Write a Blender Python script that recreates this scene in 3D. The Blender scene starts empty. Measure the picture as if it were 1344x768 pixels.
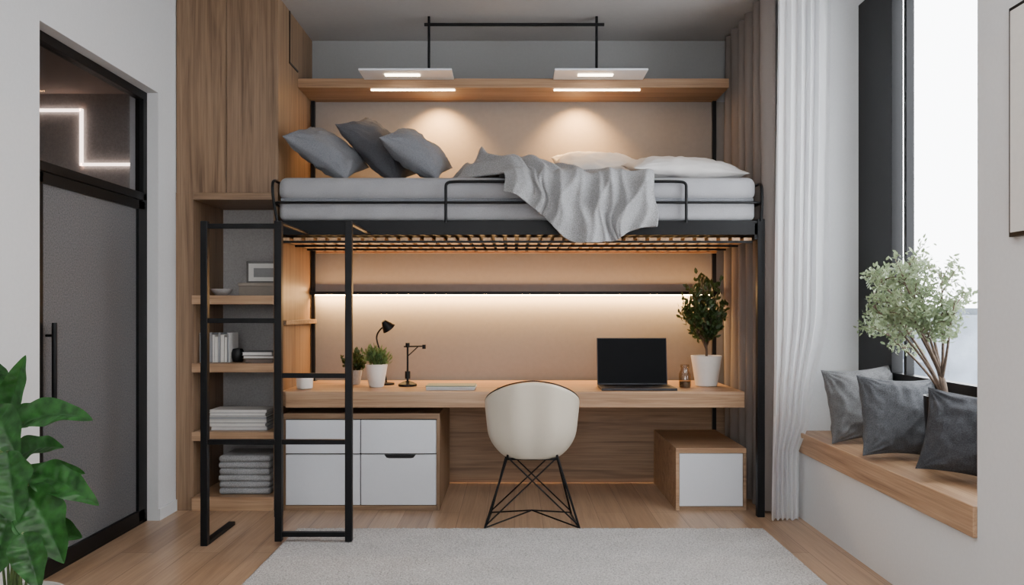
import bpy, bmesh, math, random
from mathutils import Vector, Matrix, Euler, noise
random.seed(7)
F=1075.0; CX=675.0; HY=408.0; CH=1.256
def mx(px,Y): return (px-CX)/F*Y
def mz(py,Y): return CH-(py-HY)/F*Y
def P(px,py,Y): return Vector((mx(px,Y),Y,mz(py,Y)))
COL=bpy.context.scene.collection

# ---------------- materials ----------------
def newmat(name):
    m=bpy.data.materials.new(name); m.use_nodes=True
    nt=m.node_tree; b=nt.nodes['Principled BSDF']
    return m,nt,b
def coords(nt,scale=(1,1,1),rot=(0,0,0)):
    tc=nt.nodes.new('ShaderNodeTexCoord'); mp=nt.nodes.new('ShaderNodeMapping')
    mp.inputs['Scale'].default_value=scale; mp.inputs['Rotation'].default_value=rot
    nt.links.new(tc.outputs['Object'],mp.inputs['Vector']); return mp.outputs['Vector']
def noisen(nt,vec,scale,detail=4,rough=.5,dist=0):
    n=nt.nodes.new('ShaderNodeTexNoise'); n.inputs['Scale'].default_value=scale
    n.inputs['Detail'].default_value=detail; n.inputs['Roughness'].default_value=rough
    n.inputs['Distortion'].default_value=dist
    nt.links.new(vec,n.inputs['Vector']); return n.outputs['Fac']
def ramp(nt,fac,stops):
    r=nt.nodes.new('ShaderNodeValToRGB')
    el=r.color_ramp.elements
    el[0].position=stops[0][0]; el[0].color=(*stops[0][1],1)
    el[1].position=stops[-1][0]; el[1].color=(*stops[-1][1],1)
    for p,c in stops[1:-1]:
        e=el.new(p); e.color=(*c,1)
    nt.links.new(fac,r.inputs['Fac']); return r.outputs['Color']
def bump(nt,b,h,strength=.3,dist=.01):
    n=nt.nodes.new('ShaderNodeBump'); n.inputs['Strength'].default_value=strength
    n.inputs['Distance'].default_value=dist
    nt.links.new(h,n.inputs['Height']); nt.links.new(n.outputs['Normal'],b.inputs['Normal'])
def mixc(nt,a,bb,fac,mode='MIX'):
    n=nt.nodes.new('ShaderNodeMix'); n.data_type='RGBA'; n.blend_type=mode
    if isinstance(fac,(int,float)): n.inputs[0].default_value=fac
    else: nt.links.new(fac,n.inputs[0])
    for s,i in ((a,6),(bb,7)):
        if isinstance(s,tuple): n.inputs[i].default_value=(*s,1)
        else: nt.links.new(s,n.inputs[i])
    return n.outputs[2]
def plain(name,c,rough=.5,metal=0,nscale=40,var=.06,bs=.05,spec=.5):
    m,nt,b=newmat(name)
    v=coords(nt); f=noisen(nt,v,nscale,3)
    lo=tuple(x*(1-var) for x in c); hi=tuple(min(1,x*(1+var)) for x in c)
    nt.links.new(ramp(nt,f,[(.3,lo),(.7,hi)]),b.inputs['Base Color'])
    b.inputs['Roughness'].default_value=rough; b.inputs['Metallic'].default_value=metal
    b.inputs['Specular IOR Level'].default_value=spec
    if bs: bump(nt,b,f,bs,.002)
    return m
def wood(name,axis='z',c=((.12,.070,.038),(.235,.145,.083),(.31,.205,.125)),rough=.5):
    m,nt,b=newmat(name)
    a={'x':(.7,16,16),'y':(16,.7,16),'z':(16,16,.7)}[axis]
    a2={'x':(2.5,130,130),'y':(130,2.5,130),'z':(130,130,2.5)}[axis]
    f1=noisen(nt,coords(nt,a),1.0,5,.6,1.2)
    f2=noisen(nt,coords(nt,a2),1.0,3,.6,.2)
    col=ramp(nt,f1,[(.3,c[0]),(.48,c[1]),(.72,c[2])])
    g=ramp(nt,f2,[(.3,(.60,.57,.55)),(.6,(1,1,1))])
    nt.links.new(mixc(nt,col,g,.78,'MULTIPLY'),b.inputs['Base Color'])
    b.inputs['Roughness'].default_value=rough
    bump(nt,b,f2,.15,.002)
    return m
def fabric(name,c,scale=350,bs=.3,var=.15,rough=.95,trans=0,blotch=.88):
    m,nt,b=newmat(name)
    v=coords(nt); f=noisen(nt,v,scale,2); f2=noisen(nt,v,7,3)
    lo=tuple(x*(1-var) for x in c); hi=tuple(min(1,x*(1+var)) for x in c)
    c1=ramp(nt,f,[(.3,lo),(.7,hi)])
    c2=ramp(nt,f2,[(.3,(blotch,)*3),(.7,(1,1,1))])
    nt.links.new(mixc(nt,c1,c2,1,'MULTIPLY'),b.inputs['Base Color'])
    b.inputs['Roughness'].default_value=rough
    b.inputs['Specular IOR Level'].default_value=.12
    b.inputs['Sheen Weight'].default_value=.04
    bump(nt,b,f,bs,.003)
    if trans:
        out=nt.nodes['Material Output']; t=nt.nodes.new('ShaderNodeBsdfTranslucent'); t.inputs['Color'].default_value=(*c,1)
        mx_=nt.nodes.new('ShaderNodeMixShader'); mx_.inputs[0].default_value=trans
        nt.links.new(b.outputs[0],mx_.inputs[1]); nt.links.new(t.outputs[0],mx_.inputs[2]); nt.links.new(mx_.outputs[0],out.inputs['Surface'])
    return m
def emis(name,c,s):
    m,nt,b=newmat(name); b.inputs['Base Color'].default_value=(*c,1)
    b.inputs['Emission Color'].default_value=(*c,1); b.inputs['Emission Strength'].default_value=s
    return m

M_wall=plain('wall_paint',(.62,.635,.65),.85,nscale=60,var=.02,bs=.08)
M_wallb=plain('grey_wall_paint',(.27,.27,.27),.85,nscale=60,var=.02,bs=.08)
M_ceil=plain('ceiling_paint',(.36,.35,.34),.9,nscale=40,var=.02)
M_back=plain('warm_plaster',(.225,.200,.182),.85,nscale=30,var=.03,bs=.08)
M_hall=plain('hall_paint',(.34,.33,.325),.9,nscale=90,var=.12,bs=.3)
M_black=plain('black_metal',(.004,.0045,.0055),.45,.2,var=.1,bs=.02,spec=.25)
M_blackp=plain('black_plastic',(.005,.005,.006),.4,var=.1,bs=0,spec=.3)
M_wz=wood('oak_vertical','z'); M_wx=wood('oak_horizontal','x')
LW=((.25,.140,.072),(.40,.245,.140),(.50,.33,.20))
M_desk=wood('light_oak_horizontal','x',LW,.4); M_benchw=wood('light_oak_lengthwise','y',LW,.45)
M_shelfw=wood('shelf_oak','x',((.19,.10,.048),(.31,.18,.095),(.40,.25,.145)),.45)
M_white=plain('white_lacquer',(.62,.65,.70),.35,var=.01,bs=0)
M_grey_matt=fabric('mattress_fabric',(.31,.315,.335),300,.25,.1)
M_pil_l=fabric('grey_linen',(.175,.185,.205),260,.5,.25)
M_pil_d=fabric('dark_grey_linen',(.085,.088,.10),260,.5,.25)
M_cu_l=fabric('light_slate_linen',(.125,.127,.132),200,.6,.25)
M_cu_m=fabric('slate_linen',(.08,.084,.092),200,.6,.3)
M_cu_d=fabric('charcoal_linen',(.05,.052,.058),200,.6,.3)
M_pil_w=fabric('white_cotton',(.60,.585,.575),300,.2,.05)
M_blanket=fabric('grey_wool_blanket',(.31,.315,.325),180,.8,.3)
M_drape=fabric('taupe_drape',(.215,.185,.168),300,.2,.05,trans=.12,blotch=.99)
M_ceramic=plain('white_ceramic',(.72,.69,.65),.4,var=.02,bs=0)
M_cream=plain('cream_shell',(.58,.525,.43),.38,var=.01,bs=0)
M_soil=plain('soil',(.03,.02,.014),.95,nscale=80,var=.4,bs=.8)
M_bark=plain('bark',(.10,.07,.05),.9,nscale=60,var=.3,bs=.6)
M_paper=plain('paper',(.66,.65,.62),.8,var=.03,bs=0)
M_screen=plain('laptop_screen',(.003,.0035,.0045),.55,var=.05,bs=0,spec=.08)
M_alu=plain('laptop_dark_aluminium',(.035,.035,.04),.45,.5,var=.05,bs=0)
M_led=emis('warm_led',(1,.66,.29),42)
M_led2=emis('soft_white_led',(1,.80,.55),15)
M_ledh=emis('hall_led',(1,.78,.64),9)
def leafmat(name,c,c2,trans=.25):
    m,nt,b=newmat(name); f=noisen(nt,coords(nt),25,3)
    nt.links.new(ramp(nt,f,[(.35,c),(.65,c2)]),b.inputs['Base Color'])
    b.inputs['Roughness'].default_value=.36; b.inputs['Specular IOR Level'].default_value=.35
    out=nt.nodes['Material Output']; t=nt.nodes.new('ShaderNodeBsdfTranslucent'); t.inputs['Color'].default_value=(*c2,1)
    k=nt.nodes.new('ShaderNodeMixShader'); k.inputs[0].default_value=trans
    nt.links.new(b.outputs[0],k.inputs[1]); nt.links.new(t.outputs[0],k.inputs[2]); nt.links.new(k.outputs[0],out.inputs['Surface'])
    return m
M_leaf=leafmat('dark_leaf',(.018,.036,.011),(.055,.09,.028))
M_leaf2=leafmat('succulent_leaf',(.06,.12,.04),(.15,.23,.08))
M_leafo=leafmat('olive_leaf',(.085,.13,.065),(.24,.30,.17),.35)
M_leafb=leafmat('big_leaf',(.010,.050,.010),(.032,.135,.028),.2)
m,nt,b=newmat('sheer_voile'); M_sheer=m
out=nt.nodes['Material Output']
b.inputs['Base Color'].default_value=(.84,.85,.87,1); b.inputs['Roughness'].default_value=.9
t=nt.nodes.new('ShaderNodeBsdfTranslucent'); t.inputs['Color'].default_value=(.9,.91,.93,1)
tr=nt.nodes.new('ShaderNodeBsdfTransparent')
k1=nt.nodes.new('ShaderNodeMixShader'); k1.inputs[0].default_value=.4
k2=nt.nodes.new('ShaderNodeMixShader'); k2.inputs[0].default_value=.18
nt.links.new(b.outputs[0],k1.inputs[1]); nt.links.new(t.outputs[0],k1.inputs[2])
nt.links.new(k1.outputs[0],k2.inputs[1]); nt.links.new(tr.outputs[0],k2.inputs[2]); nt.links.new(k2.outputs[0],out.inputs['Surface'])
def glassmat(name,tint=(1,1,1),refl=.06):
    m,nt,b=newmat(name); nt.nodes.remove(b); out=nt.nodes['Material Output']
    g=nt.nodes.new('ShaderNodeBsdfGlossy'); g.inputs['Roughness'].default_value=.02
    t=nt.nodes.new('ShaderNodeBsdfTransparent'); t.inputs['Color'].default_value=(*tint,1)
    k=nt.nodes.new('ShaderNodeMixShader'); k.inputs[0].default_value=refl
    nt.links.new(t.outputs[0],k.inputs[1]); nt.links.new(g.outputs[0],k.inputs[2]); nt.links.new(k.outputs[0],out.inputs['Surface'])
    return m
M_glass=glassmat('clear_glass'); M_glassd=glassmat('smoked_glass',(.75,.75,.77),.05); M_jar=glassmat('jar_glass',(.8,.72,.6),.12)
m,nt,b=newmat('textured_grey_glass'); M_tglass=m
f=noisen(nt,coords(nt),130,3,.75)
nt.links.new(ramp(nt,f,[(.3,(.055,.058,.064)),(.7,(.17,.174,.182))]),b.inputs['Base Color'])
b.inputs['Roughness'].default_value=.5; b.inputs['Specular IOR Level'].default_value=.3; bump(nt,b,f,.5,.004)
m,nt,b=newmat('oak_floor'); M_floor=m
v=coords(nt,(1,1,1),(0,0,math.pi/2))
br=nt.nodes.new('ShaderNodeTexBrick'); nt.links.new(v,br.inputs['Vector'])
br.inputs['Scale'].default_value=1; br.inputs['Brick Width'].default_value=1.7; br.inputs['Row Height'].default_value=.17
br.inputs['Mortar Size'].default_value=.0016; br.inputs['Mortar Smooth'].default_value=.3
br.inputs['Color1'].default_value=(.36,.23,.14,1); br.inputs['Color2'].default_value=(.48,.325,.21,1); br.inputs['Mortar'].default_value=(.12,.07,.04,1)
f1=noisen(nt,coords(nt,(18,.9,1)),1,6,.6,1.0); f2=noisen(nt,coords(nt,(110,2.5,1)),1,3,.6)
c1=mixc(nt,br.outputs['Color'],ramp(nt,f1,[(.3,(.60,.56,.52)),(.6,(1,1,1))]),.8,'MULTIPLY')
c1=mixc(nt,c1,ramp(nt,f2,[(.3,(.76,.73,.70)),(.6,(1,1,1))]),.7,'MULTIPLY')
nt.links.new(c1,b.inputs['Base Color']); b.inputs['Roughness'].default_value=.32; bump(nt,b,f2,.08,.002)
m,nt,b=newmat('rug_pile'); M_rug=m
f=noisen(nt,coords(nt),110,3,.8); f2=noisen(nt,coords(nt),5,3)
c1=mixc(nt,ramp(nt,f,[(.32,(.27,.265,.255)),(.60,(.64,.625,.61))]),ramp(nt,f2,[(.3,(.9,.9,.9)),(.7,(1,1,1))]),1,'MULTIPLY')
nt.links.new(c1,b.inputs['Base Color']); b.inputs['Roughness'].default_value=1; b.inputs['Specular IOR Level'].default_value=.1
bump(nt,b,f,.8,.010)

# ---------------- geometry helpers ----------------
def group(name):
    e=bpy.data.objects.new(name,None); COL.objects.link(e); e.empty_display_size=.1; return e
def mk(name,verts,faces,mat,parent=None,smooth=False):
    me=bpy.data.meshes.new(name); me.from_pydata([tuple(v) for v in verts],[],faces); me.validate(); me.update()
    if mat: me.materials.append(mat)
    if smooth:
        for p in me.polygons: p.use_smooth=True
    o=bpy.data.objects.new(name,me); COL.objects.link(o)
    if parent: o.parent=parent
    return o
def box(name,x0,x1,y0,y1,z0,z1,mat,parent=None,bev=.002,seg=2):
    bm=bmesh.new(); bmesh.ops.create_cube(bm,size=1)
    for v in bm.verts:
        v.co=Vector(((x0+x1)/2+v.co.x*(x1-x0),(y0+y1)/2+v.co.y*(y1-y0),(z0+z1)/2+v.co.z*(z1-z0)))
    if bev: bmesh.ops.bevel(bm,geom=bm.edges[:]+bm.verts[:],offset=bev,segments=seg,affect='EDGES',profile=.5)
    me=bpy.data.meshes.new(name); bm.to_mesh(me); bm.free(); me.materials.append(mat)
    if bev and seg>2:
        for p in me.polygons: p.use_smooth=True
    o=bpy.data.objects.new(name,me); COL.objects.link(o)
    if parent: o.parent=parent
    return o
def tube(name,pts,r,mat,parent=None,smooth=False,radii=None,cyc=False):
    cu=bpy.data.curves.new(name,'CURVE'); cu.dimensions='3D'; cu.bevel_depth=r; cu.bevel_resolution=3; cu.use_fill_caps=True
    sp=cu.splines.new('NURBS' if smooth else 'POLY'); sp.points.add(len(pts)-1)
    for i,p in enumerate(pts):
        sp.points[i].co=(*p,1); sp.points[i].radius=radii[i] if radii else 1
    if smooth: sp.order_u=3; sp.use_endpoint_u=True; cu.resolution_u=6
    sp.use_cyclic_u=cyc
    t=bpy.data.objects.new('t',cu); COL.objects.link(t)
    dg=bpy.context.evaluated_depsgraph_get(); me=bpy.data.meshes.new_from_object(t.evaluated_get(dg))
    bpy.data.objects.remove(t); me.name=name
    me.materials.clear(); me.materials.append(mat)
    for p in me.polygons: p.use_smooth=True
    o=bpy.data.objects.new(name,me); COL.objects.link(o)
    if parent: o.parent=parent
    return o
def lathe(name,prof,loc,mat,parent=None,n=40):
    vs=[];fs=[]
    for r,z in prof:
        for i in range(n):
            a=2*math.pi*i/n; vs.append((loc[0]+r*math.cos(a),loc[1]+r*math.sin(a),loc[2]+z))
    for j in range(len(prof)-1):
        for i in range(n):
            k=(i+1)%n; fs.append((j*n+i,j*n+k,(j+1)*n+k,(j+1)*n+i))
    o=mk(name,vs,fs,mat,parent,True)
    md=o.modifiers.new('e','EDGE_SPLIT'); md.split_angle=math.radians(40)
    return o
def pot(name,loc,r0,r1,h,mat,parent):
    lathe(name,[(0,0),(r0*.9,0),(r0,.005),(r1,h-.004),(r1,h),(r1-.008,h),(r1-.012,h-.02)],loc,mat,parent)
    lathe('soil',[(0,h-.018),(r1-.011,h-.022)],loc,M_soil,parent)
def grid(nu,nv,fn):
    vs=[fn(i/(nu-1),j/(nv-1)) for j in range(nv) for i in range(nu)]
    fs=[(j*nu+i,j*nu+i+1,(j+1)*nu+i+1,(j+1)*nu+i) for j in range(nv-1) for i in range(nu-1)]
    return vs,fs
def pillow(name,w,h,t,loc,rot,mat,seed=0,crease=.012,parent=None):
    n=52; vs=[];fs=[]
    def pt(a,b_,s):
        x=math.sin(a*math.pi/2); y=math.sin(b_*math.pi/2)
        pin=1-.10*(1-abs(x)**2)*abs(y)**3; pin2=1-.10*(1-abs(y)**2)*abs(x)**3
        prof=max(0,(1-abs(x)**2.6))**.6*max(0,(1-abs(y)**2.6))**.6
        nz=noise.noise(Vector((x*2.2+seed*3.1,y*2.2,s*3+seed)))*crease*1.6+noise.noise(Vector((x*6+seed,y*5,s+seed*2)))*crease
        ang=math.atan2(abs(y)-.98,abs(x)-.98)
        rad=math.exp(-((abs(x)-1)**2+(abs(y)-1)**2)*2.2)
        nz+=crease*.7*math.sin(ang*16+seed)*rad
        edge=min(1,prof*2.5)
        return Vector((x*w/2*pin2,y*h/2*pin,s*(t/2*prof)+nz*edge))
    for s in (1,-1):
        o=len(vs)
        for j in range(n+1):
            for i in range(n+1):
                vs.append(pt(-1+2*i/n,-1+2*j/n,s))
        for j in range(n):
            for i in range(n):
                q=[o+j*(n+1)+i,o+j*(n+1)+i+1,o+(j+1)*(n+1)+i+1,o+(j+1)*(n+1)+i]
                fs.append(tuple(q if s>0 else q[::-1]))
    o=mk(name,vs,fs,mat,parent,True)
    bm=bmesh.new(); bm.from_mesh(o.data); bmesh.ops.remove_doubles(bm,verts=bm.verts[:],dist=.0008); bm.to_mesh(o.data); bm.free()
    R=Euler(tuple(math.radians(a) for a in rot),'XYZ').to_matrix().to_4x4()
    o.data.transform(Matrix.Translation(Vector(loc))@R)
    return o
def zmin(o): return min(v.co.z for v in o.data.vertices)
def drop(o,z):
    d=z-zmin(o); o.data.transform(Matrix.Translation((0,0,d)))

# ---------------- room shell ----------------
YB=6.02; CZ=3.24; XO=2.27
box('floor',-4.6,XO,-1.7,6.2,-.1,0,M_floor,bev=0)
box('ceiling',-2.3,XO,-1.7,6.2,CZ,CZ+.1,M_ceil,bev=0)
box('wall_back',-2.3,XO,YB,YB+.15,0,CZ,M_wallb,bev=0)
wf=group('wall_front')
FX0,FX1,FZ0,FZ1=-1.0,.9,.8,2.5
box('front_left',-2.3,FX0,-1.7,-1.6,0,CZ,M_wall,wf,0); box('front_right',FX1,1.73,-1.7,-1.6,0,CZ,M_wall,wf,0)
box('front_under',FX0,FX1,-1.7,-1.6,0,FZ0,M_wall,wf,0); box('front_over',FX0,FX1,-1.7,-1.6,FZ1,CZ,M_wall,wf,0)
w2=group('rear_fill_window')  # unseen opening added behind the camera to let fill daylight in
for nm,a in (('frame_l',(FX0,FX0+.06,FZ0,FZ1)),('frame_r',(FX1-.06,FX1,FZ0,FZ1)),('frame_m',(-.08,-.02,FZ0,FZ1)),('frame_b',(FX0+.06,FX1-.06,FZ0,FZ0+.06)),('frame_t',(FX0+.06,FX1-.06,FZ1-.06,FZ1))):
    box(nm,a[0],a[1],-1.67,-1.61,a[2],a[3],M_black,w2)
wl=group('wall_left')
box('near_part',-2.30,-2.13,-1.6,3.675,0,CZ,M_wall,wl,0)
box('over_door',-2.30,-2.13,3.675,4.9,2.56,CZ,M_wall,wl,0)
box('far_part',-2.30,-2.13,4.9,YB,0,CZ,M_wall,wl,0)
box('baseboard_left',-2.13,-2.118,4.9,5.148,0,.07,M_wall)
box('wall_right',1.73,XO,-1.6,3.06,0,CZ,M_wall,None,0)
box('wall_right_niche',1.65,XO,5.0,YB,0,CZ,M_wall,None,0)
box('wall_under_window',2.17,XO,3.06,5.0,0,.86,M_wall,None,0)
box('wall_over_window',2.17,XO,3.06,5.0,3.12,CZ,M_wall,None,0)
box('baseboard_right',1.716,1.73,-1.6,3.06,0,.07,M_wall)

# door + transom
dg_=group('door_1')
X0,X1=-2.245,-2.195
ya,yb=3.677,4.898
box('frame_top',X0,X1,ya,yb,2.51,2.558,M_black,dg_)
box('frame_mid',X0,X1,ya,yb,1.91,1.955,M_black,dg_)
box('frame_far',X0,X1,yb-.05,yb,.0,2.51,M_black,dg_)
box('frame_near',X0,X1,ya,ya+.05,.0,2.51,M_black,dg_)
box('threshold',X0,X1,ya,yb,.0,.02,M_black,dg_)
box('transom_glass',-2.225,-2.219,ya+.05,yb-.05,1.955,2.51,M_glassd,dg_,0)
box('leaf_top',X0+.005,X1+.012,ya+.06,yb-.055,1.85,1.90,M_black,dg_)
box('leaf_bottom',X0+.005,X1+.012,ya+.06,yb-.055,.022,.09,M_black,dg_)
box('leaf_near_stile',X0+.005,X1+.012,ya+.06,ya+.12,.022,1.90,M_black,dg_)
box('leaf_far_stile',X0+.005,X1+.012,yb-.135,yb-.055,.022,1.90,M_black,dg_)
box('leaf_panel',-2.228,-2.20,ya+.1,yb-.1,.05,1.88,M_tglass,dg_,0)
tube('handle_bar',[(-2.15,3.83,.78),(-2.15,3.83,1.20)],.012,M_black,dg_)
for z in (.84,1.14): tube('handle_post',[(-2.15,3.83,z),(-2.19,3.83,z)],.007,M_black,dg_)
hl=group('wall_hall')
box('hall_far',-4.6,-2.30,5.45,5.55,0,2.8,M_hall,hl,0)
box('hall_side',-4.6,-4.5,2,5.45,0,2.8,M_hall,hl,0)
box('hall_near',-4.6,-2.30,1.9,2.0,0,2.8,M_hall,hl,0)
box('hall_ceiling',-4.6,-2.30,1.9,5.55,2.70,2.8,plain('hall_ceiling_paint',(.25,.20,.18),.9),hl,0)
ls=group('led_wall_light')
xa,xb,xc=-3.35,-2.875,-2.48; z1,z2=2.588,2.228
for nm,b4 in (('seg_a',(xa,xb,z1-.008,z1+.008)),('seg_b',(xb-.008,xb+.008,z2-.008,z1+.008)),('seg_c',(xb,xc,z2-.008,z2+.008))):
    box(nm,b4[0],b4[1],5.43,5.45,b4[2],b4[3],M_ledh,ls,0)

# window
wn=group('window_1')
box('jamb_far',2.10,2.165,4.56,4.999,.86,3.12,M_black,wn)
box('mullion',2.12,2.165,4.43,4.46,.86,3.12,M_black,wn)
box('jamb_near',2.10,2.165,3.061,3.14,.86,3.12,M_black,wn)
box('rail_bottom',2.11,2.165,3.061,4.999,.861,.91,M_black,wn)
box('rail_top',2.11,2.165,3.061,4.999,3.05,3.119,M_black,wn)
box('glass',2.14,2.147,3.12,4.57,.90,3.06,M_glass,wn,0)
ct=group('city_buildings')
M_city=plain('hazy_concrete',(.11,.13,.16),.9,nscale=.5,var=.35,bs=0)
rr=random.Random(3)
for i in range(26):
    Y=rr.uniform(45,80); X=Y*(.34+.3*i/26)+rr.uniform(-2,2); w=rr.uniform(2,4); h=CH-rr.uniform(-.3,3.5)
    box('tower_block',X-w/2,X+w/2,Y,Y+w,-25,h,M_city,ct,0)

# ---------------- window seat ----------------
ws=group('window_seat')
box('seat_board',1.715,2.168,3.062,4.998,.405,.525,M_benchw,ws,.004)
box('seat_front',1.735,2.168,3.062,4.998,0,.405,M_wall,ws,0)
def cush(name,c,size,rot,mat,seed):
    o=pillow(name,size,size*.95,.17,c,rot,mat,seed,.012); drop(o,.527); return o
cush('throw_cushion',(1.93,4.54,.72),.43,(80,-4,8),M_cu_l,1)
cush('throw_cushion.001',(1.91,4.06,.72),.42,(76,3,6),M_cu_m,2)
cush('throw_cushion.002',(1.955,3.50,.72),.39,(72,6,-34),M_cu_d,3)

# ---------------- wardrobe ----------------
wd=group('wardrobe')
WX0,WX1,WY=-2.128,-1.485,5.15
zb=2.0
box('left_side',WX0,WX0+.11,WY,YB-.001,0,zb,M_wz,wd)
box('right_side',WX1-.03,WX1,WY,YB-.001,0,CZ-.001,M_wz,wd)
box('upper_carcass',WX0,WX1-.03,WY+.022,YB-.001,zb,CZ-.001,M_wz,wd,0)
xm=mx(297,WY)
box('door_left',WX0+.003,xm-.002,WY,WY+.02,zb,CZ-.004,M_wz,wd)
box('door_right',xm+.002,WX1-.004,WY-.001,WY+.02,zb,CZ-.004,wood('oak_vertical_b','z',((.11,.066,.036),(.215,.135,.08),(.29,.19,.12))),wd)
box('niche_top',WX0+.11,WX1-.03,WY,YB-.3,zb-.045,zb,M_wx,wd)
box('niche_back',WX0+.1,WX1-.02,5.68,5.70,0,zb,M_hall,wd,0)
SH=[1.352,.925,.494,.087]
for i,z in enumerate(SH):
    box('shelf_%d'%(i+1),WX0+.105,WX1-.028,WY-.015,5.68,z-.055 if i<3 else 0,z,M_desk,wd)
box('side_ledge',WX1,WX1+.05,5.16,5.95,1.165,1.195,M_wx,wd)
tk=group('door_gap_lines')  # black strips standing in for the dark of the cabinet door gap
box('line_v',WX1,WX1+.006,5.40,5.412,2.9,CZ-.005,M_black,tk,0)
box('line_h',WX1,WX1+.006,5.40,5.61,2.888,2.9,M_black,tk,0)

def bowl(loc):
    g=group('ceramic_bowl')
    lathe('bowl_body',[(0,0),(.03,0),(.06,.025),(.068,.045),(.064,.045),(.055,.026),(.02,.01),(0,.008)],loc,M_hall,g)
bowl((mx(291,5.3),5.3,SH[0]+.0005))
g=group('storage_box'); x0,x1=mx(320,5.4),-1.525
box('box_body',x0,x1,5.3,5.55,SH[0]+.001,SH[0]+.065,plain('kraft',(.22,.19,.16),.8),g); box('box_lid',x0-.004,x1+.004,5.296,5.554,SH[0]+.065,SH[0]+.085,plain('kraft_lid',(.29,.25,.21),.8),g)
g=group('framed_print'); z0=SH[0]+.086
box('print_frame',x0+.01,x1-.002,5.42,5.435,z0,z0+.145,plain('print_frame_grey',(.12,.115,.11),.6),g); box('print_paper',x0+.026,x1-.018,5.417,5.421,z0+.014,z0+.131,M_paper,g,0)
box('print_motif',x0+.06,x1-.05,5.4155,5.4168,z0+.04,z0+.10,plain('print_motif_grey',(.25,.25,.25),.8),g,0)
bc=[(.6,.59,.56),(.18,.19,.21),(.5,.48,.44),(.04,.04,.045),(.27,.28,.30),(.64,.63,.62),(.15,.11,.09)]
BM=[plain('book_cover_%d'%i,c,.6,var=.03,bs=0) for i,c in enumerate(bc)]
g=group('upright_books'); x=WX0+.118; k=0
while x<mx(303,5.25)-.01:
    w=[.022,.016,.026,.018,.014][k%5]; h=.19-.012*(k%3)
    box('book_cover',x,x+w-.001,5.23,5.40,SH[1]+.001,SH[1]+h,BM[[5,4,2,1,5][k%5]],g,.002); box('book_pages',x+.002,x+w-.003,5.228,5.38,SH[1]+.004,SH[1]+h-.003,M_paper if k%3 else BM[4],g,0); x+=w; k+=1
g=group('small_clock'); lathe('clock_body',[(0,0),(.03,0),(.042,.03),(.042,.06),(.03,.085),(0,.09)],(mx(306,5.3)+.03,5.3,SH[1]+.001),M_blackp,g)
def stack(name,x0,x1,y0,z,ths,mats,dep=.2,par=None):
    g=group(name)
    for i,t in enumerate(ths):
        a=rr.uniform(-.008,.012); b_=rr.uniform(-.012,.006)
        zt=z+.0008
        box('cover_bottom_%d'%i,x0+a,x1+b_,y0+a,y0+dep,zt,zt+.003,mats[i%len(mats)],g,0)
        box('pages_%d'%i,x0+a+.004,x1+b_-.004,y0+a+.003,y0+dep-.004,zt+.003,zt+t-.004,M_paper if i%3 else mats[(i+1)%len(mats)],g,0)
        box('cover_top_%d'%i,x0+a,x1+b_,y0+a,y0+dep,zt+t-.004,zt+t-.001,mats[i%len(mats)],g,0)
        z+=t
stack('stacked_books',mx(322,5.25),-1.53,5.2,SH[1],[.026,.02,.024],[BM[3],BM[6],BM[1]])
stack('stacked_magazines',mx(277,5.25),mx(354,5.25),5.2,SH[2],[.026,.022,.024,.02,.022,.018],[BM[4],BM[5],BM[1],BM[0]])
g=group('folded_blankets'); z=SH[3]
for i in range(6):
    o=box('fold_%d'%i,mx(287,5.22)+rr.uniform(0,.01),mx(357,5.22)-rr.uniform(0,.012),5.2,5.5,z+.001,z+.043,M_blanket,g,.018,4); z+=.041

# ---------------- back niche ----------------
box('back_panel',-1.479,1.62,YB-.02,YB-.001,.0,2.785,M_back,bev=0)
box('wainscot_panel',-1.479,1.62,YB-.035,YB-.0205,.0,.66,M_wx,bev=0)
sh=group('overhead_shelf')
box('shelf_board',-1.483,1.47,5.61,YB-.001,2.785,2.848,M_shelfw,sh)
cl=group('ceiling_light_fixture')
Yc=5.52
tube('top_bar',[(mx(557,Yc),Yc,3.185),(mx(793,Yc),Yc,3.185)],.011,M_black,cl)
for px,l0,l1 in ((563,471,585),(783,728,842)):
    x=mx(px,Yc)
    tube('hanger_rod',[(x,Yc,3.239),(x,Yc,2.86)],.009,M_black,cl)
    xa,xb=mx(l0,5.40),mx(l1+8,5.40)
    box('light_plate',xa,xb,5.38,5.60,2.836,2.850,M_white,cl)
    box('light_slot',xa+.16,xb-.22,5.46,5.50,2.830,2.836,M_led2,cl,0)
us=group('shelf_downlight_strips')
for a,b_ in ((487,597),(727,840)):
    box('strip',mx(a,5.66),mx(b_,5.66),5.65,5.672,2.778,2.785,M_led2,us,0)

lr=group('led_wall_rail')
box('rail_body',-1.48,1.50,5.935,5.999,1.374,1.396,M_black,lr)
box('rail_led',-1.46,1.48,5.975,5.995,1.366,1.374,M_led,lr,0)

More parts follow.
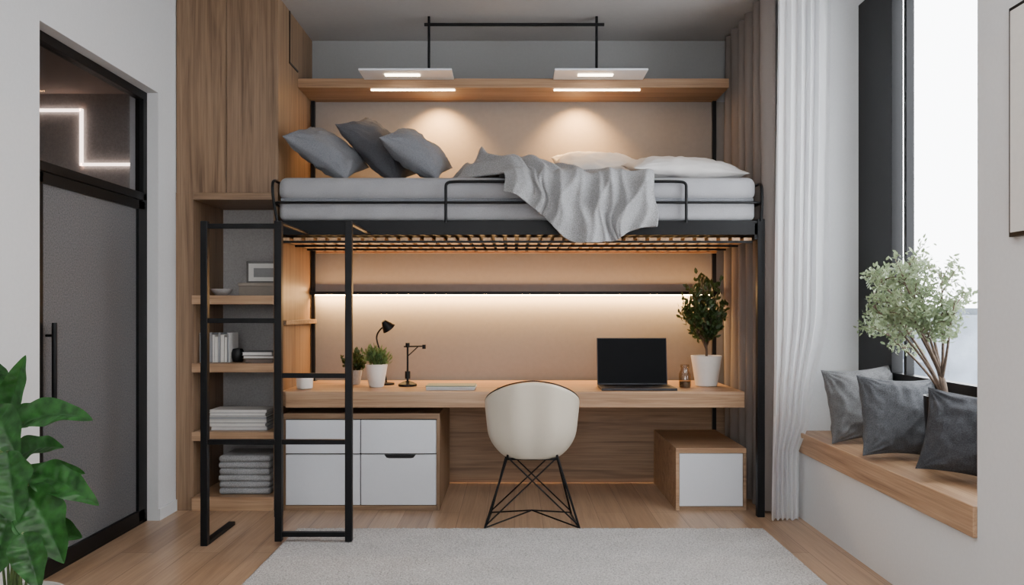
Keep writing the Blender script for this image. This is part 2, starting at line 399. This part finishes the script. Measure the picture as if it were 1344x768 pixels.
# ---------------- desk ----------------
dk=group('desk')
box('desk_top',-1.43,1.44,5.12,5.96,.65,.75,M_desk,dk,.003)
box('side_support',-1.484,-1.431,5.2,5.955,.65,.745,M_desk,dk,0)
dr=group('drawer_cabinet')
a,b_=mx(372,5.15),mx(577,5.15)
box('top_board',a,b_,5.15,5.95,.575,.61,M_wx,dr)
box('side_left',a,a+.012,5.15,5.95,0,.575,M_wz,dr); box('side_right',b_-.02,b_,5.15,5.95,0,.575,M_wz,dr)
box('plinth',a+.012,b_-.02,5.152,5.95,0,.03,M_wx,dr)
box('carcass',a+.012,b_-.02,5.175,5.95,.03,.575,M_blackp,dr,0)
xm=mx(473,5.15)
for nm,x0,x1,z0,z1 in (('drawer_1',a+.014,xm-.003,.358,.568),('drawer_2',xm+.003,b_-.022,.358,.568),('drawer_3',a+.014,xm-.003,.034,.35),('drawer_4',xm+.003,b_-.022,.034,.35)):
    box(nm,x0,x1,5.153,5.175,z0,z1,M_white,dr,.002)
xp=mx(525,5.15)
vs=[(xp-.10,5.1515,.352),(xp+.10,5.1515,.352),(xp+.085,5.1515,.332),(xp+.07,5.1515,.328),(xp-.07,5.1515,.328),(xp-.085,5.1515,.332)]
mk('finger_pull',vs,[(0,5,4,3,2,1)],M_blackp,dr)
lb=group('low_storage_box')
a,b_=1.016,1.46
box('box_top',a,b_,5.15,5.955,.36,.392,M_desk,lb); box('box_left',a,a+.022,5.15,5.955,0,.36,M_desk,lb); box('box_right',b_-.02,b_,5.15,5.955,0,.36,M_wx,lb)
box('box_base',a+.022,b_-.02,5.15,5.955,0,.022,M_wx,lb); box('box_front',a+.024,b_-.022,5.154,5.175,.026,.357,M_white,lb); box('box_core',a+.022,b_-.02,5.176,5.95,.022,.36,M_blackp,lb,0)

# ---------------- loft bed ----------------
bd=group('loft_bed')
BX0,BX1,BY0,BY1=-1.46,1.49,4.98,5.955
box('front_rail',BX0,BX1,BY0,BY0+.035,1.718,1.805,M_black,bd)
box('back_rail',BX0,BX1,BY1-.02,BY1,1.70,1.79,M_black,bd)
box('end_rail_l',BX0,BX0+.03,BY0,BY1,1.69,1.79,M_black,bd); box('end_rail_r',BX1-.03,BX1,BY0,BY1,1.69,1.79,M_black,bd)
box('leg_1',BX0,BX0+.045,BY0-.005,BY0+.04,0,1.805,M_black,bd,.004)
box('leg_2',1.478,1.523,BY0-.005,BY0+.04,0,1.815,M_black,bd,.004)
box('leg_3',-1.478,-1.452,5.957,5.983,.0,2.784,M_black,bd); box('leg_4',1.443,1.470,5.957,5.983,.0,2.784,M_black,bd)
M_slat=wood('slat_wood','y',((.34,.19,.09),(.48,.29,.15),(.56,.36,.2)))
M_batten=wood('batten_wood','x',((.34,.19,.09),(.48,.29,.15),(.56,.36,.2)))
n=40
for i in range(n):
    x=BX0+.06+(BX1-BX0-.12)*i/(n-1)
    box('slat_%d'%i,x-.024,x+.024,BY0+.035,BY1-.02,1.686,1.704,M_slat,bd,0)
for k,y in enumerate((5.03,5.35,5.66,5.92)):
    box('batten_%d'%k,BX0+.03,BX1-.03,y-.010,y+.010,1.672,1.686,M_black if k<3 else M_batten,bd,0)
box('deck_board',BX0+.03,BX1-.03,BY0+.036,BY1-.031,1.73,1.738,M_blackp,bd,0)
zt=mz(266,4.96)
def rc(x0,x1,y0,y1,z,r=.06):
    pts=[(x0,y1,z)]
    for k in range(7):
        t=math.pi/2*k/6; pts.append((x0+r-r*math.cos(t),y0+r-r*math.sin(t),z))
    for k in range(7):
        t=math.pi/2*k/6; pts.append((x1-r+r*math.sin(t),y0+r-r*math.cos(t),z))
    pts.append((x1,y1,z)); return pts
tube('guard_mid',rc(-1.468,1.502,4.955,5.9,zt),.008,M_black,bd)
z_t=2.055
tube('guard_left',[(-1.468,5.9,z_t),(-1.468,5.10,z_t),(-1.468,5.0,z_t),(-1.468,4.965,2.02),(-1.462,4.965,1.93),(-1.44,4.975,1.80)],.009,M_black,bd,True)
tube('guard_right',[(1.502,5.9,z_t-.02),(1.502,5.10,z_t-.02),(1.502,5.0,z_t-.02),(1.502,4.965,2.0),(1.502,4.965,1.90),(1.50,4.975,1.80)],.009,M_black,bd,True)
xl,xr=mx(585,4.95),mx(901,4.95); zz=mz(238,4.95)
tube('guard_loop',[(xl,4.955,1.79),(xl,4.955,zz-.06),(xl,4.955,zz-.005),(xl+.06,4.955,zz),(xl+.14,4.955,zz),(xr-.14,4.955,zz),(xr-.06,4.955,zz),(xr,4.955,zz-.005),(xr,4.955,zz-.06),(xr,4.955,1.79)],.009,M_black,bd,True)
MT=2.072
mt=group('mattress')
box('mattress_base',-1.435,1.47,4.985,5.93,1.806,1.935,M_grey_matt,mt,.035,5)
box('mattress_top',-1.44,1.475,4.98,5.93,1.932,MT,M_grey_matt,mt,.05,6)
box('mattress_seam',-1.425,1.46,4.995,5.92,1.925,1.945,M_pil_l,mt,.005,2)

def bp(name,c,w,h,t,rot,mat,seed):
    o=pillow(name,w,h,t,c,rot,mat,seed,.010); drop(o,MT+.001); return o
bp('bed_pillow',P(430,205,5.30),.48,.44,.20,(24,34,4),M_pil_l,4)
bp('bed_pillow.001',P(500,195,5.50),.56,.46,.20,(26,44,2),M_pil_d,5)
bp('bed_pillow.002',P(548,204,5.30),.45,.44,.20,(24,35,6),M_pil_l,6)
bp('bed_pillow.003',P(784,212,5.70),.64,.42,.22,(32,3,0),M_pil_w,7)
bp('bed_pillow.004',P(896,222,5.32),.74,.46,.15,(12,2,4),M_pil_w,8)

def lerp(a,b,t): return a+(b-a)*t
def interp(tab,u):
    for (a,va),(b,vb) in zip(tab,tab[1:]):
        if u<=b:
            t=(u-a)/(b-a); t=t*t*(3-2*t); return lerp(va,vb,t)
    return tab[-1][1]
def blk(u,v):
    Lb=.62
    L=interp([(0,.14),(.25,.28),(.5,.45),(.8,.41),(1,.35)],u)
    s=v*(Lb+L)
    ph=u*2*math.pi
    q=ph*2.4+3.0*v+2.6*noise.noise(Vector((u*2.6,v*1.6,1)))
    ridge=1-abs(math.sin(q))**.8*2
    q2=ph*4.6+5.0*v+3.2*noise.noise(Vector((u*3.4,v*2.4,21)))
    ridge2=1-abs(math.sin(q2))**.9*2
    fold=.62*ridge+.38*ridge2+.7*noise.noise(Vector((u*6,v*4,5)))
    crest=interp([(0,.04),(.1,.09),(.3,.12),(.5,.07),(.7,.02),(1,.0)],u)
    amp=interp([(0,1),(.5,.9),(.75,.45),(1,.35)],u)
    w=min(1,s/Lb)
    xl=interp([(0,-.46),(.5,-.38),(1,-.07)],w); xr=interp([(0,.30),(.5,.54),(1,.83)],w)
    X=lerp(xl,xr,u)+.05*noise.noise(Vector((u*4,v*5,9)))
    if s<Lb:
        k=s/Lb
        Y=lerp(5.50,4.93,k)+.03*noise.noise(Vector((u*5,v*5,2)))*(1-k)
        pile=crest*math.sin(min(1,k/.97)*math.pi)**.7 if k<.97 else 0
        edge=min(1,min(u,1-u)*10)
        Z=MT+.014+pile*edge*(1+.35*fold)+(.024+.024*fold)*(0.3+.7*edge)*amp
        Z+= .06*edge*amp*max(0,noise.noise(Vector((u*6,s*9,3))))
        Z=max(Z,MT+.008)
    else:
        d=s-Lb
        k=min(1,d/.06)
        Y=4.912-.03*math.sin(k*math.pi/2)-.040*(fold+.9)*min(1,.25+d/.12)
        Z=MT+.03-d+.024*fold*(1-k)*amp+.02*noise.noise(Vector((u*5,2,8)))*k
        X+=.05*d/L*math.sin(ph*2)+.04*d
        Y=min(Y,4.935)
    return Vector((X,Y,Z))
vs,fs=grid(180,160,blk)
o=mk('throw_blanket',vs,fs,M_blanket,None,True)
md=o.modifiers.new('sm','SMOOTH'); md.iterations=4; md.factor=.5
md=o.modifiers.new('s','SOLIDIFY'); md.thickness=.012; md.offset=0

# ---------------- ladder ----------------
ld=group('loft_ladder'); LY=4.38; hw=.0185
xs=[mx(269,LY),mx(366,LY),mx(458,LY)]
for i,(x,z1) in enumerate(zip(xs,(1.735,1.735,1.735))):
    box('post_%d'%(i+1),x-hw,x+hw,LY-hw,LY+hw,0.001 if i==0 else .025,z1,M_black,ld,.003)
def rung(nm,i,j,z): box(nm,xs[i]+hw,xs[j]-hw,LY-.014,LY+.014,z-.013,z+.013,M_black,ld,.002)
for k,z in enumerate((mz(297,LY),mz(421,LY),mz(580,LY))): rung('rung_l_%d'%k,0,1,z)
for k,z in enumerate((mz(493,LY),mz(580,LY),mz(701,LY))): rung('rung_r_%d'%k,1,2,z)
for i in (1,2): box('arm_%d'%i,xs[i]-.012,xs[i]+.012,LY+hw,4.976,1.722,1.734,M_black,ld)
box('foot',xs[0]-.019,xs[0]+.019,LY+hw,4.80,0.001,.022,M_black,ld)

# ---------------- curtains ----------------
def curtain(name,pathf,z0,z1,n,amp,period,L,mat,seed=0,nz=40,irr=1.0,sharp=.8,fine=.22):
    def fn(u,v):
        z=lerp(z0,z1,v); p,nrm=pathf(u,z)
        s=u*L
        ph=2*math.pi*s/period+irr*1.6*noise.noise(Vector((s*4,seed,z*.12)))*2+irr*.5*noise.noise(Vector((s*3,z*.6,seed)))
        a=amp*(1+.5*noise.noise(Vector((s*7,z*.5,seed+3))))
        w=math.sin(ph); w=math.copysign(abs(w)**sharp,w)
        w+=fine*irr*noise.noise(Vector((s*30,z*.8,seed+7)))
        q=p+nrm*a*w
        return Vector((q.x,q.y,z))
    vs,fs=grid(n,nz,fn); o=mk(name,vs,fs,mat,None,True); return o
def pd(u,z):
    return Vector((lerp(1.562,1.585,u),lerp(5.95,5.06,u),0)),Vector((-1,0,0))
curtain('drape_curtain',pd,.012,CZ-.005,320,.040,.17,.95,M_drape,1,irr=.5,sharp=.75,fine=.1)
def ps(u,z):
    right=interp([(0,1.69),(.40,1.69),(.62,1.76),(1.3,1.87),(3.3,1.88)],z)
    left=interp([(0,1.53),(1.0,1.545),(3.3,1.57)],z)
    return Vector((lerp(left,right,u),4.87+.02*math.sin(u*3),0)),Vector((-.35,-1,0)).normalized()
curtain('sheer_curtain',ps,.012,CZ-.005,260,.028,.10,.50,M_sheer,2,irr=1.5,sharp=1.0)

# ---------------- rug ----------------
def rugf(u,v):
    x=lerp(-1.243,1.424,u); y=lerp(2.9,4.67,v)
    e=min(u*2.67,(1-u)*2.67,v*1.77,(1-v)*1.77)
    z=.019*min(1,(e/.012))**.5+ (random.random()-.5)*.006*(1 if e>.005 else 0)
    return Vector((x,y,max(z,.002)))
vs,fs=grid(420,300,rugf); mk('area_rug',vs,fs,M_rug,None,True)

# ---------------- chair ----------------
ch=group('shell_armchair'); cx,cy,cz=.104,4.80,.425
def R(t):
    a=abs(t); return interp([(0,.215),(.6,.248),(1.35,.274),(2.2,.262),(math.pi,.245)],a)
def H(t):
    a=abs(t)
    b_=.225+.215*max(0,math.cos(min(a,1.75)/1.75*math.pi/2))**.75
    if a>1.75: b_=interp([(1.75,.225),(2.4,.06),(2.8,-.005),(math.pi,-.012)],a)
    return b_
nt_,nr=128,30; vs=[Vector((cx,cy,cz-.022))]; fs=[]
for j in range(1,nr+1):
    t=j/nr
    for i in range(nt_):
        th=-math.pi+2*math.pi*i/nt_
        f_=math.sin(min(1,t*1.45)*math.pi/2)**.9
        g_=(max(0,t-.30)/.70)**1.2
        h=H(th)
        rr_=R(th)*f_*(.85+.15*g_**.7)
        vs.append(Vector((cx+rr_*math.sin(th),cy-rr_*math.cos(th)-.03*g_*max(0,math.cos(th)),cz-.022*(1-t)+h*g_)))
for i in range(nt_): fs.append((0,1+i,1+(i+1)%nt_))
for j in range(nr-1):
    for i in range(nt_):
        a=1+j*nt_+i; b_=1+j*nt_+(i+1)%nt_; fs.append((a,a+nt_,b_+nt_,b_))
o=mk('shell',vs,fs,M_cream,ch,True)
md=o.modifiers.new('sm','SMOOTH'); md.iterations=3
md=o.modifiers.new('s','SOLIDIFY'); md.thickness=.009; md.offset=0
rim=[vs[1+(nr-1)*nt_+i] for i in range(nt_)]
tube('rim_edge',[tuple(p) for p in rim],.004,M_blackp,ch,cyc=True)
feet=[(-.275,-.14),(.27,-.14),(-.25,.22),(.245,.22)]; tops=[(-.14,-.10),(.14,-.10),(-.14,.11),(.14,.11)]
for k,((fx,fy),(tx,ty)) in enumerate(zip(feet,tops)):
    tube('leg_%d'%(k+1),[(cx+tx,cy+ty,.43),(cx+fx,cy+fy,.008)],.0065,M_black,ch)
def ln(nm,a,b,r=.0045): tube(nm,[a,b],r,M_black,ch)
def fp(k,t):
    (fx,fy),(tx,ty)=feet[k],tops[k]; return (cx+lerp(fx,tx,t),cy+lerp(fy,ty,t),lerp(.008,.43,t))
for a,b_ in ((0,1),(1,0),(2,3),(3,2)):
    ln('cross_%d%d'%(a,b_),fp(a,.06),fp(b_,.97))
for a,b_ in ((0,2),(1,3)): 
    ln('floor_runner_%d'%a,fp(a,0),fp(b_,0),.0065)
for k in range(4): ln('brace_%d'%k,fp(k,.03),(cx,cy+.05,.075))
tube('seat_ring',[(cx+x,cy+y,.405) for x,y in ((-.14,-.1),(.14,-.1),(.14,.11),(-.14,.11))],.007,M_black,ch,cyc=True)
lathe('seat_mount',[(0,-.01),(.05,-.01),(.05,.0),(0,.0)],(cx,cy,.405),M_blackp,ch)

# ---------------- desk items ----------------
DZ=.7505
lp=group('laptop'); a,b_=mx(786,5.35),mx(884,5.3)
box('base',a,b_,5.17,5.45,DZ,DZ+.016,M_alu,lp,.003); box('keyboard',a+.03,b_-.03,5.27,5.43,DZ+.0155,DZ+.018,M_blackp,lp,0); box('touchpad',(a+b_)/2-.055,(a+b_)/2+.055,5.18,5.255,DZ+.0155,DZ+.0168,M_blackp,lp,0)
o=box('screen_lid',a,b_-.01,-.005,.005,0,.315,M_alu,lp,.003); o2=box('screen_panel',a+.006,b_-.016,-.0065,-.005,.010,.309,M_screen,lp,0)
T=Matrix.Translation((0,5.455,DZ+.012))@Matrix.Rotation(math.radians(-8),4,'X')
o.data.transform(T); o2.data.transform(T)

def leaf_mesh(name,items,mat,parent):
    vs=[];fs=[]
    for p,d,n,l,w in items:
        s=d.cross(n).normalized(); nn=s.cross(d).normalized(); o=len(vs)
        vs+= [p,p+d*l*.35+s*w*.5+nn*l*.06,p+d*l*.35-s*w*.5+nn*l*.06,p+d*l*.75+s*w*.38,p+d*l*.75-s*w*.38,p+d*l-nn*l*.1,p+d*l*.38,p+d*l*.76-nn*l*.03]
        fs+= [(o,o+6,o+1),(o,o+2,o+6),(o+1,o+6,o+7,o+3),(o+6,o+2,o+4,o+7),(o+3,o+7,o+5),(o+7,o+4,o+5)]
    return mk(name,vs,fs,mat,parent,True)
def rv(r): 
    while True:
        v=Vector((r.uniform(-1,1),r.uniform(-1,1),r.uniform(-1,1)))
        if .05<v.length<1: return v
def bush(g,base,cen,rad,nb,nl,ll,lw,mat,seed,trunk=.008,ymax=None,xmax=None,tr_h=.35,up=.5):
    r=random.Random(seed); items=[]; base=Vector(base); cen=Vector(cen)
    fork=base.lerp(cen,tr_h)
    tube('trunk',[tuple(base),tuple(base.lerp(fork,.5)+Vector((.006,0,0))),tuple(fork)],trunk,M_bark,g,True)
    for b_ in range(nb):
        v=rv(r); v=v.normalized()*(v.length**.4)
        e=cen+Vector((v.x*rad[0],v.y*rad[1],v.z*rad[2]))
        st=base.lerp(fork,r.uniform(.6,1))
        mid=st.lerp(e,.5)+Vector((0,0,abs(rad[2])*.15))
        tube('branch_%d'%b_,[tuple(st),tuple(mid),tuple(e)],trunk*.35,M_bark,g,True,radii=[1,.7,.3])
        for k in range(nl):
            t=r.uniform(.4,1.0); p=(st*(1-t)**2+mid*2*t*(1-t)+e*t*t)+rv(r)*ll*.8
            if ymax and p.y>ymax: p.y=ymax
            if xmax and p.x>xmax: p.x=xmax-r.uniform(0,.03)
            d=(rv(r).normalized()+Vector((0,0,up))+(e-st).normalized()*.7).normalized()
            items.append((p,d,rv(r).normalized(),ll*r.uniform(.6,1.2),lw*r.uniform(.7,1.2)))
    leaf_mesh('foliage',items,mat,g)
YP=5.5
g=group('potted_shrub'); x=mx(927,YP)
pot('pot',(x,YP,DZ),.072,.102,.205,M_ceramic,g)
bush(g,(x,YP,DZ+.18),(x-.01,YP,DZ+.53),(.16,.15,.22),40,22,.05,.024,M_leaf,11,.009,tr_h=.3)
g=group('glass_jar'); lathe('jar_body',[(0,0),(.036,0),(.04,.01),(.04,.09),(.028,.115),(.026,.13),(.030,.132),(.030,.15),(0,.152)],(mx(899,5.4),5.4,DZ),M_jar,g)
lathe('jar_contents',[(0,.004),(.034,.004),(.036,.04),(0,.042)],(mx(899,5.4),5.4,DZ),M_bark,g)
g=group('potted_herb'); YP=5.45; x=mx(494,YP)
pot('pot',(x,YP,DZ),.05,.074,.15,M_ceramic,g)
bush(g,(x,YP,DZ+.13),(x,YP,DZ+.19),(.07,.07,.05),30,16,.045,.012,M_leaf2,12,.004,tr_h=.2,up=1.2)
g=group('potted_bush'); YP=5.62; x=mx(464,YP)
pot('pot',(x,YP,DZ),.045,.06,.10,M_hall,g)
bush(g,(x,YP,DZ+.08),(x,YP,DZ+.17),(.075,.08,.07),26,18,.033,.018,M_leaf,13,.004,tr_h=.2)
g=group('white_cup'); lathe('cup_body',[(0,0),(.042,0),(.05,.006),(.057,.085),(.053,.085),(.046,.01),(0,.01)],(mx(400,5.3),5.3,DZ),M_ceramic,g)
g=group('gooseneck_desk_lamp'); YP=5.6
bx=mx(507,YP)
lathe('lamp_base',[(0,0),(.055,0),(.055,.012),(.01,.018),(0,.018)],(bx,YP,DZ),M_black,g)
tube('neck',[(bx,YP,DZ+.015),(bx-.01,YP,DZ+.13),(bx-.06,YP,DZ+.28),(bx-.07,YP,DZ+.34),(bx-.02,YP-.02,DZ+.40),(bx+.01,YP-.04,DZ+.40)],.006,M_black,g,True)
o=lathe('lamp_head',[(.0,.045),(.015,.045),(.028,.02),(.048,-.02),(.045,-.02),(.025,.018),(0,.03)],(0,0,0),M_black,g)
o.data.transform(Matrix.Translation((bx+.015,YP-.05,DZ+.40))@Matrix.Rotation(math.radians(-35),4,'Y')@Matrix.Rotation(math.radians(20),4,'X'))
g=group('articulated_desk_lamp'); YP=5.5; bx=mx(535,YP)
lathe('lamp_base',[(0,0),(.062,0),(.062,.014),(.03,.03),(.015,.034),(0,.034)],(bx,YP,DZ),M_black,g)
tube('stem',[(bx,YP,DZ+.03),(bx,YP,DZ+.28)],.007,M_black,g)
lathe('collar',[(.008,0),(.018,0),(.018,.05),(.008,.05)],(bx,YP,DZ+.05),M_black,g)
tube('arm',[(bx-.025,YP,DZ+.265),(bx+.12,YP,DZ+.268)],.005,M_black,g)
tube('arm_b',[(bx,YP,DZ+.20),(bx+.07,YP,DZ+.265)],.004,M_black,g)
lathe('joint',[(0,0),(.014,0),(.014,.03),(0,.03)],(bx,YP,DZ+.26),M_black,g)
lathe('tip',[(0,0),(.012,0),(.012,.028),(0,.028)],(bx+.11,YP,DZ+.25),M_black,g)
stack('open_notebooks',mx(560,5.25),mx(625,5.25),5.2,DZ,[.012,.009,.008],[BM[4],BM[0],plain('green_cover',(.2,.25,.2),.6)],.2)
g=group('mobile_phone'); box('phone_body',mx(652,5.25),mx(668,5.25),5.18,5.32,DZ,DZ+.009,M_blackp,g,.003)

# ---------------- window tree ----------------
g=group('potted_olive_tree'); tx,ty=2.0,3.80
pot('pot',(tx,ty,.526),.075,.092,.335,M_blackp,g)
r=random.Random(21); items=[]
base=Vector((tx,ty,.84))
limbs=[(-.10,.55,.50),(-.08,.20,.66),(-.06,-.08,.60),(-.20,.32,.44),(-.08,-.24,.48),(-.18,.06,.58),(-.06,.66,.34),(-.20,-.06,.42),(-.14,.42,.60),(-.10,.10,.40)]
fork=base+Vector((-.005,.02,.10))
tube('trunk',[tuple(base-Vector((0,0,.03))),tuple(base+Vector((.005,0,.04))),tuple(fork)],.013,M_bark,g,True)
for k,l in enumerate(limbs):
    e=base+Vector(l); st=fork if k%3 else base.lerp(fork,.2); m1=st.lerp(base+Vector((l[0]*.3,l[1]*.3,l[2]*.5)),.7); m2=base+Vector((l[0]*.7,l[1]*.65,l[2]*.8))
    tube('limb_%d'%k,[tuple(st),tuple(m1),tuple(m2),tuple(e)],.0085,M_bark,g,True,radii=[1,.75,.45,.2])
    for q in range(14):
        t=r.uniform(.3,1); s=m1.lerp(m2,t*1.6) if t<.62 else m2.lerp(e,(t-.62)/.38)
        v=rv(r); ee=s+Vector((v.x*.12,v.y*.18,v.z*.10+.05))
        ee.x=min(ee.x,2.06)
        tube('twig_%d_%d'%(k,q),[tuple(s),tuple(s.lerp(ee,.5)+Vector((0,0,.015))),tuple(ee)],.003,M_bark,g,True,radii=[1,.7,.4])
        for w in range(28):
            p=s.lerp(ee,r.uniform(.3,1.1))+rv(r)*.04
            p.x=min(p.x,2.07)
            items.append((p,(rv(r).normalized()+Vector((0,0,.4))).normalized(),rv(r).normalized(),r.uniform(.02,.038),r.uniform(.009,.015)))
leaf_mesh('foliage',items,M_leafo,g)

# ---------------- big leafy plant ----------------
g=group('potted_leafy_plant'); bxx,byy=-1.90,3.12
pot('pot',(bxx,byy,0.001),.13,.17,.17,M_ceramic,g)
def bigleaf(base,tip,w,n,seed,droop=.15):
    base=Vector(base);tip=Vector(tip); d=tip-base; L=d.length; n=Vector(n).normalized()
    mid=base.lerp(tip,.5)+Vector((0,0,droop*L))
    def fn(u,v):
        t=v; c=base*(1-t)**2+mid*2*t*(1-t)+tip*t*t
        tg=((mid-base)*(1-t)+(tip-mid)*t).normalized(); s=tg.cross(n).normalized(); nn=s.cross(tg).normalized()
        prof=(math.sin(math.pi*min(1,t**.75))**.75)*(1-.25*t) if 0<t<1 else 0
        uu=(u-.5)*2
        rip=.08*w*math.sin(t*15+seed+uu)*abs(uu)**2+.05*w*abs(math.sin(t*24+abs(uu)*2))*(1-abs(uu))*min(1,abs(uu)*4)
        return c+s*uu*w/2*prof*(1+.05*math.sin(t*17+seed*2))+nn*(abs(uu)**1.2*w*.20*prof+rip*prof)
    vs,fs=grid(21,60,fn); o=mk('leaf_%d'%seed,vs,fs,M_leafb,g,True)
    root=Vector((bxx+(seed%5-2)*.012,byy+(seed%3-1)*.02,.15)); k=(base-root)
    tube('stem_%d'%seed,[tuple(root),tuple(root+Vector((k.x*.25,k.y*.25,k.z*.6))),tuple(base)],.005,M_leaf2,g,True)
LL=[((8,548),(34,466),3.15,34,(.2,-1,.2),.05),((6,566),(122,552),3.10,50,(.1,-.8,.7),.22),((4,585),(-38,520),3.2,50,(0,-1,.4),.1),
((12,606),(84,588),3.2,40,(0,-.8,.7),.2),((40,622),(130,664),3.05,48,(.2,-.9,.6),.12),((34,640),(84,740),3.0,72,(.2,-1,.3),.10),
((10,592),(22,692),2.98,66,(.1,-1,.25),.1),((12,680),(-14,770),2.95,62,(0,-1,.4),.1),((30,700),(52,776),2.9,50,(.2,-1,.4),.08),
((-2,600),(-36,660),3.1,60,(-.1,-1,.4),.12),((-10,535),(24,604),3.05,56,(.1,-1,.4),.12),((20,640),(112,622),3.3,40,(.1,-.8,.7),.18),((5,520),(-24,470),3.3,40,(0,-1,.3),.05),
((44,706),(108,706),3.15,50,(0,-.9,.7),.15),((0,720),(40,704),3.2,50,(0,-.8,.8),.1),((20,560),(66,536),3.35,36,(0,-1,.5),.14),((-4,640),(10,720),3.05,64,(0,-1,.3),.1)]
for i,(b0,t0,Y,w,n,dp) in enumerate(LL):
    bb=P(b0[0],b0[1],Y); tt=P(t0[0],t0[1],Y-.04); bb.x=max(bb.x,-2.05); tt.x=max(tt.x,-2.07)
    bigleaf(bb,tt,w*Y/F,n,i+1,dp)

g=group('picture_frame')
box('frame',1.708,1.7295,2.30,2.83,1.51,2.30,M_black,g,.002); box('mat_board',1.704,1.708,2.315,2.815,1.525,2.285,M_paper,g,0)

# ---------------- lights ----------------
def area(name,loc,rot,sx,sy,e,c):
    l=bpy.data.lights.new(name,'AREA'); l.shape='RECTANGLE'; l.size=sx; l.size_y=sy; l.energy=e; l.color=c
    o=bpy.data.objects.new(name,l); o.location=loc; o.rotation_euler=[math.radians(a) for a in rot]; COL.objects.link(o); return o
area('overhead_fill_light',(0,1.4,3.2),(0,0,0),2.6,2.2,72,(1,.98,.96))  # added fill above the frame, no actual ceiling lamp
area('led_rail_light',(0,5.955,1.36),(20,0,0),2.9,.02,44,(1,.60,.24))
area('slat_fill_light',(0,5.93,1.41),(208,0,0),2.9,.02,16,(1,.55,.22))  # added upward fill that warms the bed slats, not part of the rail
area('shelf_light',(0,5.66,2.775),(0,0,0),2.6,.03,6,(1,.56,.22))
area('hall_light',(-3.4,4.0,2.65),(0,0,0),.8,.8,14,(1,.88,.78))
def spot(name,loc,rx,e,sz=100):
    l=bpy.data.lights.new(name,'SPOT'); l.energy=e; l.spot_size=math.radians(sz); l.spot_blend=.9; l.color=(1,.55,.20); l.shadow_soft_size=.02
    o=bpy.data.objects.new(name,l); o.location=loc; o.rotation_euler=(math.radians(rx),0,0); COL.objects.link(o)
for x in (mx(578,6),mx(757,6)): spot('shelf_spot',(x,5.79,2.765),30,85,110)
spot('side_spot',(-1.25,5.75,2.76),5,16)
w=bpy.data.worlds.new('World'); bpy.context.scene.world=w; w.use_nodes=True
bg=w.node_tree.nodes['Background']; bg.inputs[0].default_value=(.95,.97,1,1); bg.inputs[1].default_value=12

cam=bpy.data.cameras.new('Camera'); co=bpy.data.objects.new('Camera',cam); COL.objects.link(co)
cam.sensor_width=36; cam.lens=36*F/1344; cam.shift_x=(672-CX)/1344; cam.shift_y=(HY-384)/1344
co.location=(0,0,CH); co.rotation_euler=(math.pi/2,0,0); cam.clip_end=300
bpy.context.scene.camera=co
